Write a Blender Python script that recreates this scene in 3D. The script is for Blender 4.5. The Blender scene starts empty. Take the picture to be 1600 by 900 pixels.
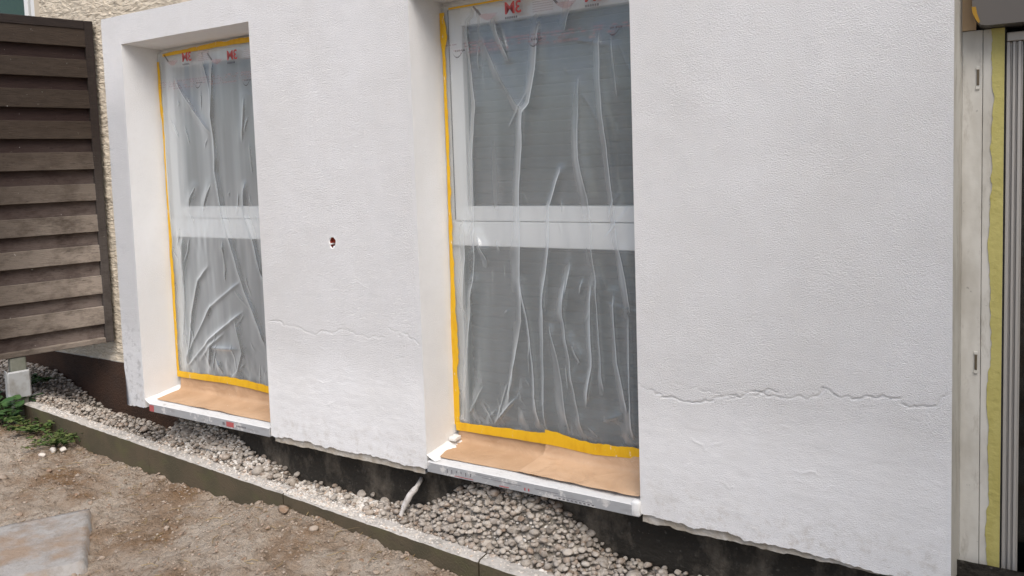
import bpy, bmesh, math, random
import numpy as np
from math import radians, sin, cos, pi
from mathutils import Vector, Matrix
random.seed(7); RNG = np.random.default_rng(7)
SC = bpy.context.scene
COL = SC.collection
# ------------------------------------------------------------------ camera
# world: facade plane y = 0, x to the right, z up, dirt at about z = 0; camera 2.2 m from the facade
Z0 = 1.44                                   # eye height; local "r" heights are relative to the eye
YAW, PIT, ROL = radians(30.9), radians(3.92), radians(-1.89)
FPX, PPY = 1212.0, 340.0                    # focal length / principal row in a 1600 px wide picture
w_ = Vector((-sin(YAW)*cos(PIT), cos(YAW)*cos(PIT), -sin(PIT)))
r0 = Vector((cos(YAW), sin(YAW), 0)); u0 = r0.cross(w_)
r_ = r0*cos(ROL)+u0*sin(ROL); u_ = u0*cos(ROL)-r0*sin(ROL)
CAM = Vector((0, -2.2, Z0))
cd = bpy.data.cameras.new('camera'); cam = bpy.data.objects.new('camera', cd); COL.objects.link(cam)
cd.sensor_width = 36; cd.lens = 36*FPX/1600; cd.shift_y = (PPY-450)/1600; cd.clip_start = .05; cd.clip_end = 500
M = Matrix((r_, u_, -w_)).transposed().to_4x4(); M.translation = CAM; cam.matrix_world = M
SC.camera = cam
# ------------------------------------------------------------------ sky, sun, exposure
SUN_EL, SUN_AZ = radians(54), radians(140)   # azimuth from +y towards +x
wd = bpy.data.worlds.new('World'); SC.world = wd; wd.use_nodes = True
nt = wd.node_tree; bg = nt.nodes['Background']
sky = nt.nodes.new('ShaderNodeTexSky'); sky.sky_type = 'NISHITA'; sky.sun_disc = False
sky.sun_elevation = SUN_EL; sky.sun_rotation = SUN_AZ; sky.air_density = 1.0; sky.dust_density = 3.2; sky.ozone_density = 1.0
nt.links.new(sky.outputs[0], bg.inputs[0]); bg.inputs[1].default_value = 0.13
sd = bpy.data.lights.new('sun', 'SUN'); sun = bpy.data.objects.new('sun', sd); COL.objects.link(sun)
sd.energy = 1.6; sd.angle = radians(40); sd.color = (1, .97, .93)
sv = Vector((sin(SUN_AZ)*cos(SUN_EL), cos(SUN_AZ)*cos(SUN_EL), sin(SUN_EL)))
sun.rotation_euler = sv.to_track_quat('Z', 'Y').to_euler()
SC.view_settings.view_transform = 'Standard'; SC.view_settings.look = 'None'
SC.view_settings.gamma = 1; SC.view_settings.exposure = 0.54; SC.view_settings.use_curve_mapping = False
SC.render.engine = 'CYCLES'; SC.cycles.transparent_max_bounces = 24

# ------------------------------------------------------------------ helpers
def ray(x, y): return w_ + r_*((x-800)/FPX) - u_*((y-PPY)/FPX)
def onY(x, y, Y=0.0):
    d = ray(x, y); t = (Y-CAM.y)/d.y; p = CAM+d*t; return (p.x, p.y, p.z-Z0)
def onZ(x, y, z):
    d = ray(x, y); t = z/d.z; p = CAM+d*t; return (p.x, p.y, z)
def vn(x, y, seed=0):
    x = np.asarray(x, float); y = np.asarray(y, float)
    xi = np.floor(x).astype(np.int64); yi = np.floor(y).astype(np.int64); fx = x-xi; fy = y-yi
    def h(a, b):
        n = (a*374761393 + b*668265263 + seed*1442695041) & 0x7fffffff
        n = ((n ^ (n >> 13))*1274126177) & 0x7fffffff
        return ((n ^ (n >> 16)) & 0xffff)/65535.0
    fx = fx*fx*(3-2*fx); fy = fy*fy*(3-2*fy)
    return (h(xi, yi)*(1-fx)+h(xi+1, yi)*fx)*(1-fy)+(h(xi, yi+1)*(1-fx)+h(xi+1, yi+1)*fx)*fy
def fbm(x, y, seed=0, o=4):
    s = 0; a = 1; t = 0
    for i in range(o): s = s+a*(vn(x*2**i, y*2**i, seed+i*17)-.5); t += a; a *= .55
    return s/t*2
ORG = {}
def org(o): return ORG.get(o.name, Vector((0, 0, 0))) if o else Vector((0, 0, 0))
def tag(o, label=None, cat=None, group=None, kind=None):
    if label: o['label'] = label
    if cat: o['category'] = cat
    if group: o['group'] = group
    if kind: o['kind'] = kind
    return o
def empty(name, loc, label=None, cat=None, group=None):
    o = bpy.data.objects.new(name, None); COL.objects.link(o); o.empty_display_size = .05
    o.location = (loc[0], loc[1], loc[2]+Z0); ORG[o.name] = Vector((loc[0], loc[1], loc[2]))
    return tag(o, label, cat, group)
def build(name, V, F, mats, parent=None, smooth=False, mi=None):
    o3 = org(parent); V = np.asarray(V, float).reshape(-1, 3).copy()
    V -= np.array(o3)
    if parent is None: V[:, 2] += Z0
    me = bpy.data.meshes.new(name); me.from_pydata(V.tolist(), [], [tuple(f) for f in F]); me.update()
    if not isinstance(mats, (list, tuple)): mats = [mats]
    for m in mats: me.materials.append(m)
    if mi is not None: me.polygons.foreach_set('material_index', np.asarray(mi, np.int32))
    if smooth: me.polygons.foreach_set('use_smooth', np.ones(len(me.polygons), bool))
    o = bpy.data.objects.new(name, me); COL.objects.link(o)
    if parent: o.parent = parent; ORG[o.name] = o3
    return o
class MB:
    def __init__(s): s.V = []; s.F = []; s.I = []
    def add(s, V, F, i=0):
        b = len(s.V); s.V += [tuple(v) for v in V]; s.F += [tuple(k+b for k in f) for f in F]; s.I += [i]*len(F); return s
    def box(s, x0, x1, y0, y1, z0, z1, i=0, bev=0.0):
        if bev:
            bm = bmesh.new(); bmesh.ops.create_cube(bm, size=1)
            for v in bm.verts: v.co = Vector(((x0+x1)/2+v.co.x*(x1-x0), (y0+y1)/2+v.co.y*(y1-y0), (z0+z1)/2+v.co.z*(z1-z0)))
            bmesh.ops.bevel(bm, geom=bm.edges[:], offset=bev, segments=2, affect='EDGES', profile=.5)
            bm.verts.index_update()
            s.add([v.co[:] for v in bm.verts], [[v.index for v in f.verts] for f in bm.faces], i); bm.free(); return s
        V = [(x, y, z) for x in (x0, x1) for y in (y0, y1) for z in (z0, z1)]
        return s.add(V, [(0, 1, 3, 2), (4, 6, 7, 5), (0, 4, 5, 1), (2, 3, 7, 6), (0, 2, 6, 4), (1, 5, 7, 3)], i)
    def tube(s, pts, rad, n=10, i=0):
        pts = [Vector(p) for p in pts]; V = []
        for k, p in enumerate(pts):
            t = (pts[min(k+1, len(pts)-1)]-pts[max(k-1, 0)]).normalized()
            a = t.cross(Vector((0.3, 1, .1))).normalized(); b = t.cross(a)
            R = rad[k] if isinstance(rad, (list, tuple)) else rad
            V += [p+(a*cos(2*pi*j/n)+b*sin(2*pi*j/n))*R for j in range(n)]
        F = [(k*n+j, k*n+(j+1) % n, (k+1)*n+(j+1) % n, (k+1)*n+j) for k in range(len(pts)-1) for j in range(n)]
        F += [tuple(range(n))[::-1], tuple((len(pts)-1)*n+j for j in range(n))]
        return s.add(V, F, i)
    def build(s, name, mats, parent=None, smooth=False): return build(name, s.V, s.F, mats, parent, smooth, s.I)
def gridF(nx, ny, keep=None):
    i = np.arange(nx-1)[:, None]; j = np.arange(ny-1)[None, :]
    a = (i*ny+j); q = np.stack([a, a+ny, a+ny+1, a+1], -1).reshape(-1, 4)
    return q if keep is None else q[keep.reshape(-1)]
def segs(br, step):
    out = [np.array([br[0]])]
    for a, b in zip(br[:-1], br[1:]):
        n = max(1, int(round((b-a)/step))); out.append(np.linspace(a, b, n+1)[1:])
    return np.concatenate(out)
def pdist(X, Z, pts):
    d = np.full(X.shape, 9.0)
    for (ax, az), (bx, bz) in zip(pts[:-1], pts[1:]):
        dx, dz = bx-ax, bz-az; L = dx*dx+dz*dz+1e-12
        t = np.clip(((X-ax)*dx+(Z-az)*dz)/L, 0, 1); d = np.minimum(d, np.hypot(X-ax-t*dx, Z-az-t*dz))
    return d
# ------------------------------------------------------------------ materials
def lin(r, g, b): return tuple(((c/255)/12.92 if c < 10 else (((c/255)+.055)/1.055)**2.4) for c in (r, g, b))+(1,)
class Mat:
    def __init__(s, name, col, rough=.8, spec=.3, metal=0):
        s.m = bpy.data.materials.new(name); s.m.use_nodes = True; s.t = s.m.node_tree; s.p = s.t.nodes['Principled BSDF']
        s.p.inputs['Base Color'].default_value = col if len(col) == 4 else (*col, 1); s.p.inputs['Roughness'].default_value = rough
        s.p.inputs['Specular IOR Level'].default_value = spec; s.p.inputs['Metallic'].default_value = metal
        s.tc = s.t.nodes.new('ShaderNodeNewGeometry').outputs['Position']; s.lastn = None; s.c = None
    def n(s, ty, **k):
        x = s.t.nodes.new(ty)
        for a, b in k.items(): setattr(x, a, b)
        return x
    def noise(s, scale, detail=4, rough=.55, stretch=None, dist=0):
        x = s.n('ShaderNodeTexNoise'); x.inputs['Scale'].default_value = scale; x.inputs['Detail'].default_value = detail
        x.inputs['Roughness'].default_value = rough; x.inputs['Distortion'].default_value = dist
        v = s.tc
        if stretch:
            mp = s.n('ShaderNodeMapping'); mp.inputs['Scale'].default_value = stretch; s.t.links.new(v, mp.inputs[0]); v = mp.outputs[0]
        s.t.links.new(v, x.inputs['Vector']); return x.outputs['Fac']
    def ramp(s, src, a, b, c0=(0, 0, 0, 1), c1=(1, 1, 1, 1)):
        x = s.n('ShaderNodeValToRGB'); x.color_ramp.elements[0].position = a; x.color_ramp.elements[1].position = b
        x.color_ramp.elements[0].color = c0; x.color_ramp.elements[1].color = c1; s.t.links.new(src, x.inputs[0]); return x.outputs[0]
    def mix(s, fac, c2, strength=1.0):
        x = s.n('ShaderNodeMix', data_type='RGBA')
        m = s.n('ShaderNodeMath', operation='MULTIPLY'); m.inputs[1].default_value = strength; s.t.links.new(fac, m.inputs[0]); s.t.links.new(m.outputs[0], x.inputs[0])
        if s.c is None: x.inputs[6].default_value = s.p.inputs['Base Color'].default_value
        else: s.t.links.new(s.c, x.inputs[6])
        if isinstance(c2, tuple): x.inputs[7].default_value = c2 if len(c2) == 4 else (*c2, 1)
        else: s.t.links.new(c2, x.inputs[7])
        s.c = x.outputs[2]; s.t.links.new(s.c, s.p.inputs['Base Color']); return s
    def bump(s, h, dist, strength=1.0):
        x = s.n('ShaderNodeBump'); x.inputs['Distance'].default_value = dist; x.inputs['Strength'].default_value = strength
        s.t.links.new(h, x.inputs['Height'])
        if s.lastn: s.t.links.new(s.lastn, x.inputs['Normal'])
        s.lastn = x.outputs[0]; s.t.links.new(s.lastn, s.p.inputs['Normal']); return s
def M_(*a, **k): return Mat(*a, **k)
# plaster: coarse roller grain above, smoother trowelled zone below
def plaster(name, col, fine=1.0, smooth_low=True):
    m = M_(name, col, .9, .15)
    m.mix(m.ramp(m.noise(2.2, 6, .65, (1, 1, .7)), .38, .68), tuple(c*f for c, f in zip(col[:3], (.915, .905, .885)))+(1,), .8); m.mix(m.ramp(m.noise(9, 5, .65), .55, .72), tuple(c*f for c, f in zip(col[:3], (.93, .93, .925)))+(1,), .7)
    m.mix(m.ramp(m.noise(45, 3), .55, .8), tuple(c*.9 for c in col[:3])+(1,), .35)
    if smooth_low:
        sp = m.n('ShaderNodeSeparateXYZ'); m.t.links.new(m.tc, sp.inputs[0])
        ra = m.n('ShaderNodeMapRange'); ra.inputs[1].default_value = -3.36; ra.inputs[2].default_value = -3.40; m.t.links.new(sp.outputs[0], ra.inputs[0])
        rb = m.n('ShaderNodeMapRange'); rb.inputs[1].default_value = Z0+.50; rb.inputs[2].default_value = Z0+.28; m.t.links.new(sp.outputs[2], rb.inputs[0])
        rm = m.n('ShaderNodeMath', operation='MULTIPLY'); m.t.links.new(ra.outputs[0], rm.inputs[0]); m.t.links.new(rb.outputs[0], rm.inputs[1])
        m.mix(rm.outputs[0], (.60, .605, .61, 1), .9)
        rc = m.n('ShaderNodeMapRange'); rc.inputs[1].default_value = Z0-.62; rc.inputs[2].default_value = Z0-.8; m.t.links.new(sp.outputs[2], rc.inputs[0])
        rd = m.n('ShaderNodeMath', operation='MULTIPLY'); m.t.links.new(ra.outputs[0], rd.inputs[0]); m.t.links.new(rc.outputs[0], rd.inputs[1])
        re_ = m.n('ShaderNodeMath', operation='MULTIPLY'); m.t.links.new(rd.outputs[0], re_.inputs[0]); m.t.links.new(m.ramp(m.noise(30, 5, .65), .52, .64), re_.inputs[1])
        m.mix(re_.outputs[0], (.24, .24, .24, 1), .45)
    if smooth_low:
        rg = m.n('ShaderNodeMapRange'); rg.inputs[1].default_value = Z0-.93; rg.inputs[2].default_value = Z0-1.10; m.t.links.new(sp.outputs[2], rg.inputs[0])
        rh = m.n('ShaderNodeMath', operation='MULTIPLY'); m.t.links.new(rg.outputs[0], rh.inputs[0]); m.t.links.new(m.ramp(m.noise(26, 6, .75), .50, .66), rh.inputs[1])
        m.mix(rh.outputs[0], (.47, .43, .375, 1), .55)
    g = m.noise(330, 2, .7, (.85, 1, 1.1))
    if smooth_low:
        sx = m.n('ShaderNodeSeparateXYZ'); m.t.links.new(m.tc, sx.inputs[0])
        mr = m.n('ShaderNodeMapRange'); mr.inputs[1].default_value = Z0-.82; mr.inputs[2].default_value = Z0-.68
        mr.inputs[3].default_value = .35; mr.inputs[4].default_value = 1.0; m.t.links.new(sx.outputs[2], mr.inputs[0])
        mm = m.n('ShaderNodeMath', operation='MULTIPLY'); m.t.links.new(g, mm.inputs[0]); m.t.links.new(mr.outputs[0], mm.inputs[1]); g = mm.outputs[0]
        m.bump(m.noise(22, 5, .65, (.4, 1, 1.6)), .003, .35)
    m.bump(g, .0050*fine, 1.0)
    return m.m
WHITE = (.80, .80, .80, 1)
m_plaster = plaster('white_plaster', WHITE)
m_reveal = plaster('reveal_plaster', (.86, .86, .855, 1), .45, False)
m_filler = plaster('white_filler', (.84, .84, .83, 1), .5, False)
t = M_('raw_edge', (.42, .37, .30, 1), .95); t.mix(t.ramp(t.noise(30), .4, .7), (.60, .57, .52, 1)); t.bump(t.noise(90), .004); m_raw = t.m
t = M_('bitumen', (.034, .030, .025, 1), .85, .2); t.mix(t.ramp(t.noise(7, 6, .7, (1, 1, .6)), .48, .72), (.17, .145, .115, 1), .9); t.mix(t.ramp(t.noise(60, 4), .62, .78), (.25, .23, .2, 1), .35); t.bump(t.noise(40, 5), .012); m_found = t.m
t = M_('plinth', (.075, .045, .032, 1), .95, .1); t.mix(t.ramp(t.noise(5, 4), .4, .7), (.05, .035, .028, 1)); t.bump(t.noise(90, 3), .008); m_plinth = t.m
t = M_('old_stucco', (.66, .58, .46, 1), .95, .1); h = t.noise(30, 4, .6, (.6, 1, 1.7), .6); t.mix(t.ramp(h, .35, .5), (.34, .28, .21, 1), .0); t.bump(h, .03); m_stucco = t.m
t = M_('pvc', (.72, .72, .70, 1), .4, .4); m_pvc = t.m
t = M_('seal', (.06, .06, .065, 1), .6); m_seal = t.m
def glass_mat():
    m = bpy.data.materials.new('glass'); m.use_nodes = True; T = m.node_tree; T.nodes.clear(); N = T.nodes.new
    out = N('ShaderNodeOutputMaterial'); tr = N('ShaderNodeBsdfTransparent'); tr.inputs[0].default_value = (.80, .86, .86, 1)
    gl = N('ShaderNodeBsdfGlossy'); gl.inputs['Roughness'].default_value = .03; fr = N('ShaderNodeFresnel'); fr.inputs[0].default_value = 1.5
    mx = N('ShaderNodeMixShader'); T.links.new(fr.outputs[0], mx.inputs[0]); T.links.new(tr.outputs[0], mx.inputs[1]); T.links.new(gl.outputs[0], mx.inputs[2]); T.links.new(mx.outputs[0], out.inputs[0]); return m
m_glass = glass_mat()
t = M_('blind', (.11, .145, .16, 1), .6, .3); t.mix(t.ramp(t.noise(2.5, 4), .4, .7), (.085, .10, .115, 1)); m_blind = t.m

t = M_('sill_metal', (.38, .39, .40, 1), .5, .4, .15); t.mix(t.ramp(t.noise(16, 5, .7), .54, .6), (.66, .65, .63, 1), .8); t.mix(t.ramp(t.noise(28, 5, .6, (.5, 1, 2)), .55, .7), (.26, .25, .25, 1), .55); m_sill = t.m
t = M_('sill_paint', (.64, .64, .63, 1), .7); t.mix(t.ramp(t.noise(38, 5, .6), .58, .72), (.42, .40, .38, 1), .7); t.bump(t.noise(120), .002); m_sillp = t.m
m_redmark = M_('red_print', (.42, .10, .10, 1), .6).m
m_ink = M_('grey_ink', (.16, .15, .16, 1), .6).m
t = M_('kraft', (.52, .345, .215, 1), .75, .2); t.mix(t.ramp(t.noise(5, 5, .6), .38, .66), (.42, .27, .16, 1)); t.mix(t.ramp(t.noise(170, 2, .4), .74, .78), (.75, .7, .62, 1), .7); t.bump(t.noise(9, 4, .5, dist=1.2), .02, .6); m_kraft = t.m
t = M_('kraft_light', (.58, .40, .26, 1), .75, .2); t.mix(t.ramp(t.noise(5, 5, .6), .38, .66), (.50, .33, .205, 1)); t.mix(t.ramp(t.noise(170, 2, .4), .74, .78), (.75, .7, .62, 1), .7); t.bump(t.noise(9, 4, .5, dist=1.2), .02, .6); m_kraft2 = t.m
t = M_('tape', (.72, .42, .012, 1), .45, .4); t.mix(t.ramp(t.noise(30, 4, .6, (1, 1, .4)), .5, .75), (.58, .29, .006, 1), .8); t.mix(t.ramp(t.noise(34, 5, .7, (1.5, 1, .5)), .63, .69), (.76, .75, .70, 1), .9); t.bump(t.noise(60, 3, .6, (1, 1, .3)), .002); m_tape = t.m
t = M_('olive_tape', (.50, .45, .16, 1), .6, .3); t.mix(t.ramp(t.noise(18, 5, .65, (1, 1, .25)), .45, .7), (.42, .37, .11, 1), .8); t.bump(t.noise(50, 3), .003); m_olive = t.m
m_tape2 = M_('old_tape', (.34, .19, .02, 1), .6).m
def film_mat():
    m = bpy.data.materials.new('film'); m.use_nodes = True; T = m.node_tree; T.nodes.clear()
    out = T.nodes.new('ShaderNodeOutputMaterial'); N = T.nodes.new
    tr = N('ShaderNodeBsdfTransparent'); tr.inputs[0].default_value = (.95, .96, .97, 1)
    df = N('ShaderNodeBsdfDiffuse'); df.inputs[0].default_value = (.78, .83, .85, 1)
    tl = N('ShaderNodeBsdfTranslucent'); tl.inputs[0].default_value = (.8, .82, .85, 1)
    gl = N('ShaderNodeBsdfGlossy'); gl.inputs['Roughness'].default_value = .14; gl.inputs[0].default_value = (.9, .9, .9, 1)
    lw = N('ShaderNodeLayerWeight'); lw.inputs[0].default_value = .5
    ge = N('ShaderNodeNewGeometry'); no = N('ShaderNodeTexNoise'); no.inputs['Scale'].default_value = 18; no.inputs['Detail'].default_value = 5
    mp = N('ShaderNodeMapping'); mp.inputs['Scale'].default_value = (1, 1, .25); T.links.new(ge.outputs['Position'], mp.inputs[0]); T.links.new(mp.outputs[0], no.inputs['Vector'])
    bu = N('ShaderNodeBump'); bu.inputs['Distance'].default_value = .003; bu.inputs['Strength'].default_value = .35; T.links.new(no.outputs[0], bu.inputs['Height'])
    T.links.new(bu.outputs[0], gl.inputs['Normal'])
    m1 = N('ShaderNodeMixShader'); m1.inputs[0].default_value = .25; T.links.new(df.outputs[0], m1.inputs[1]); T.links.new(tl.outputs[0], m1.inputs[2])
    m2 = N('ShaderNodeMixShader'); m2.inputs[0].default_value = .2; T.links.new(m1.outputs[0], m2.inputs[1]); T.links.new(gl.outputs[0], m2.inputs[2])
    pw = N('ShaderNodeMath'); pw.operation = 'POWER'; pw.inputs[1].default_value = 1.6; T.links.new(lw.outputs['Facing'], pw.inputs[0])
    ma = N('ShaderNodeMath'); ma.operation = 'MULTIPLY_ADD'; ma.inputs[1].default_value = 1.2; ma.inputs[2].default_value = .235; ma.use_clamp = True; T.links.new(pw.outputs[0], ma.inputs[0])
    m3 = N('ShaderNodeMixShader'); T.links.new(ma.outputs[0], m3.inputs[0]); T.links.new(tr.outputs[0], m3.inputs[1]); T.links.new(m2.outputs[0], m3.inputs[2])
    T.links.new(m3.outputs[0], out.inputs[0]); return m
m_film = film_mat()
def ink(name, col, a):
    t = M_(name, col, .5); t.p.inputs['Alpha'].default_value = a; return t.m
m_red = ink('red_ink', (.55, .035, .035, 1), .85); m_pink = ink('pink_ink', (.62, .22, .22, 1), .28); m_dark = ink('dark_ink', (.06, .04, .05, 1), .65)
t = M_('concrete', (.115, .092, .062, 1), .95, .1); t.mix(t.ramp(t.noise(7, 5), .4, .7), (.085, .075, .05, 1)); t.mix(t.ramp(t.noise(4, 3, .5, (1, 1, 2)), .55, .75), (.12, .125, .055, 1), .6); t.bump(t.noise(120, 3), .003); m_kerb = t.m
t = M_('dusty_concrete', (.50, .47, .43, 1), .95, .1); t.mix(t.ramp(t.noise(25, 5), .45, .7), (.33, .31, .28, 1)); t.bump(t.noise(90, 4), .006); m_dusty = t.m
t = M_('slab_concrete', (.34, .325, .305, 1), .95, .1); t.mix(t.ramp(t.noise(16, 6, .65), .45, .65), (.26, .235, .21, 1)); t.mix(t.ramp(t.noise(5, 5, .65), .42, .58), (.29, .215, .155, 1), .9); t.bump(t.noise(70, 4), .005); m_slab = t.m
t = M_('dirt', (.31, .225, .155, 1), 1, .05); t.mix(t.ramp(t.noise(2.6, 6, .65), .40, .58), (.50, .425, .345, 1)); t.mix(t.ramp(t.noise(3.1, 3), .52, .70), (.24, .145, .075, 1), .8); t.mix(t.ramp(t.noise(22, 6, .7), .52, .68), (.47, .41, .345, 1), .55); t.mix(t.ramp(t.noise(30, 5, .65), .33, .44, (1, 1, 1, 1), (0, 0, 0, 1)), (.11, .08, .055, 1), .6); t.bump(t.noise(45, 6, .7), .03); m_dirt = t.m
t = M_('gravel_bed', (.34, .305, .26, 1), 1, .05); t.mix(t.ramp(t.noise(60, 5), .45, .65), (.12, .105, .085, 1)); t.bump(t.noise(80, 5), .02); m_bed = t.m
t = M_('rubble_dust', (.70, .66, .60, 1), 1, .05); t.mix(t.ramp(t.noise(50, 5, .65), .5, .68), (.36, .33, .29, 1), .8); t.bump(t.noise(80, 5, .65), .02); m_dust = t.m
def stone_mat(name, a, b, c):
    t = M_(name, a, .9, .15); oi = t.n('ShaderNodeObjectInfo'); ge = t.n('ShaderNodeNewGeometry'); ad = t.n('ShaderNodeMath', operation='ADD'); fr = t.n('ShaderNodeMath', operation='FRACT')
    t.t.links.new(oi.outputs['Random'], ad.inputs[0]); t.t.links.new(ge.outputs['Random Per Island'], ad.inputs[1]); t.t.links.new(ad.outputs[0], fr.inputs[0])
    t.mix(t.ramp(fr.outputs[0], .15, .85), b); f2 = t.n('ShaderNodeMath', operation='MULTIPLY_ADD'); f2.inputs[1].default_value = 7.31; f2.inputs[2].default_value = .2; t.t.links.new(fr.outputs[0], f2.inputs[0]); f3 = t.n('ShaderNodeMath', operation='FRACT'); t.t.links.new(f2.outputs[0], f3.inputs[0]); t.mix(t.ramp(f3.outputs[0], .6, .95), (a[0]*1.05, a[1]*.82, a[2]*.66, 1), .75); t.mix(t.ramp(t.noise(40, 5, .65), .42, .66), c, .75); t.bump(t.noise(150, 4), .002); return t.m
m_peb = stone_mat('pebble', (.22, .19, .16, 1), (.43, .385, .33, 1), (.52, .475, .42, 1))
m_crumb = stone_mat('crumb', (.52, .48, .43, 1), (.74, .71, .66, 1), (.62, .58, .52, 1))
m_clod = stone_mat('clod', (.24, .18, .13, 1), (.36, .295, .235, 1), (.40, .34, .28, 1))
def wood(name, a, b, bleach):
    t = M_(name, a, .75, .25); t.mix(t.ramp(t.noise(6, 5, .6, (2, 2, 10)), .35, .7), b)
    sx = t.n('ShaderNodeSeparateXYZ'); t.t.links.new(t.tc, sx.inputs[0])
    mr = t.n('ShaderNodeMapRange'); mr.inputs[1].default_value = Z0+.30; mr.inputs[2].default_value = Z0-.65; t.t.links.new(sx.outputs[2], mr.inputs[0])
    my = t.n('ShaderNodeMapRange'); my.inputs[1].default_value = .05; my.inputs[2].default_value = .62; my.inputs[3].default_value = .25; t.t.links.new(sx.outputs[1], my.inputs[0])
    mm = t.n('ShaderNodeMath', operation='MULTIPLY'); t.t.links.new(mr.outputs[0], mm.inputs[0]); t.t.links.new(my.outputs[0], mm.inputs[1])
    m2 = t.n('ShaderNodeMath', operation='MULTIPLY'); t.t.links.new(mm.outputs[0], m2.inputs[0]); t.t.links.new(t.ramp(t.noise(6, 6, .7, (1, 1, 2)), .24, .56), m2.inputs[1])
    t.mix(m2.outputs[0], bleach, 1.15); t.mix(t.ramp(t.noise(55, 3, .5), .73, .78), (.5, .48, .44, 1), .6)
    oi = t.n('ShaderNodeObjectInfo'); t.mix(t.ramp(oi.outputs['Random'], 0, 1), tuple(c*1.6 for c in b[:3])+(1,), .22); t.mix(t.ramp(t.noise(16, 5, .7, (1, 1, 5)), .58, .7), tuple(c*.45 for c in a[:3])+(1,), .6); t.bump(t.noise(20, 5, .65, (1, 1, 14)), .004); return t.m
m_slat = wood('brown_slat', (.027, .0185, .0125, 1), (.044, .031, .022, 1), (.37, .315, .265, 1))
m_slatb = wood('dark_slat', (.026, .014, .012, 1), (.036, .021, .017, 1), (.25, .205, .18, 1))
m_stile = wood('dark_frame', (.020, .014, .012, 1), (.028, .020, .016, 1), (.10, .088, .08, 1))
t = M_('galvanised', (.42, .43, .43, 1), .6, .3, .2); t.mix(t.ramp(t.noise(18, 4), .45, .7), (.30, .29, .27, 1)); m_galv = t.m
t = M_('grey_post', (.22, .22, .19, 1), .85); t.mix(t.ramp(t.noise(12, 4), .4, .7), (.13, .14, .10, 1)); m_post = t.m
def leafm(n, a, b):
    t = M_(n, a, .55, .3); oi = t.n('ShaderNodeNewGeometry'); t.mix(t.ramp(oi.outputs['Random Per Island'], .1, .9), b); return t.m
m_leaf = leafm('leaf', (.035, .085, .022, 1), (.075, .14, .04, 1)); m_leaf2 = leafm('weed_leaf', (.05, .10, .025, 1), (.13, .16, .05, 1)); m_moss = leafm('moss', (.025, .06, .012, 1), (.05, .10, .02, 1)); m_straw = leafm('straw', (.22, .15, .07, 1), (.33, .25, .13, 1))
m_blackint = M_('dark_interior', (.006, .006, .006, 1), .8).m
m_shutbox = M_('box_grey', (.115, .105, .095, 1), .5, .3).m
t = M_('casing_paint', (.64, .625, .575, 1), .7, .2); t.mix(t.ramp(t.noise(8, 4, .6, (1, 1, .4)), .45, .7), (.44, .415, .36, 1)); t.mix(t.ramp(t.noise(24, 5, .7, (1, 1, .3)), .56, .68), (.36, .33, .28, 1), .6); t.mix(t.ramp(t.noise(70, 3, .5), .72, .76), (.2, .19, .17, 1), .5); t.bump(t.noise(30, 4), .003, .5); m_casing = t.m
m_rail = M_('aluminium_rail', (.46, .44, .41, 1), .5, .4, .3).m
m_brass = M_('hinge_metal', (.16, .13, .09, 1), .5, .4, .6).m
m_tan = M_('raw_tan', (.50, .36, .22, 1), .9).m
m_brick = M_('red_plug', (.34, .055, .03, 1), .8).m
t = M_('conduit', (.60, .57, .54, 1), .7); t.mix(t.ramp(t.noise(50), .45, .65), (.42, .39, .36, 1)); t.bump(t.noise(80), .004); m_conduit = t.m

# ================================================================== GROUND
KD = Vector((1, -.0875, 0)).normalized()           # kerb runs slightly towards the viewer to the right
def kerb_y(x): return -.065-.0875*(x+2.41)
def dirt_h(X, Y):
    near = np.clip((X+2.75)/.4, 0, 1); near = near*near*(3-2*near)
    z = -1.435+.075*near-.02*np.clip((X+2.2)/.5, 0, 1)+.02*np.clip((-3.9-X), 0, 1)
    return z+.020*fbm(X*3, Y*3, 3)+.018*fbm(X*9, Y*13, 5)+.024*np.abs(fbm(X*24, Y*30, 9, 3))+.008*fbm(X*60, Y*60, 7, 2)
gx = np.concatenate([[-120, -60, -30, -15, -9, -7], segs([-5.6, -.4], .0135), [.2, 1, 3, 7, 15, 30, 60, 120]])
gy = np.concatenate([[-120, -60, -30, -12, -6, -3.5, -2.4, -1.8], segs([-1.3, .3], .0135), [.6, 1.5, 5, 20, 60, 120]])
X, Y = np.meshgrid(gx, gy, indexing='ij')
Zd = dirt_h(X, Y)
far = (np.abs(X+3) > 2.75) | (Y < -1.35); Zd = np.where(far, -1.44, Zd); Zd = np.where(Y > kerb_y(X)+.02, -1.8, Zd)
build('dirt_ground', np.stack([X, Y, Zd], -1), gridF(*X.shape), m_dirt, None, True)['kind'] = 'structure'
# concrete slab lying in the dirt, lower left
A = np.array([-3.235, -.36]); e1 = np.array([-.54, -.84]); e2 = np.array([.84, -.54])
us = np.linspace(0, .9, 46); vs = np.linspace(0, .55, 30); U, W = np.meshgrid(us, vs, indexing='ij')
SX = A[0]+e1[0]*U+e2[0]*W; SY = A[1]+e1[1]*U+e2[1]*W; SZ = -1.402+.003*fbm(SX*20, SY*20, 2)
ed = np.minimum(np.minimum(U, .9-U), np.minimum(W, .55-W)); SZ = np.where(ed < .001, SZ-.07, SZ)
SX = SX+np.where(ed < .03, .006*fbm(SX*14, SY*14, 4)+.004*fbm(SX*50, SY*50, 6), 0)
build('concrete_slab', np.stack([SX, SY, SZ], -1), gridF(46, 30), m_slab, None, True)['kind'] = 'structure'

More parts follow.
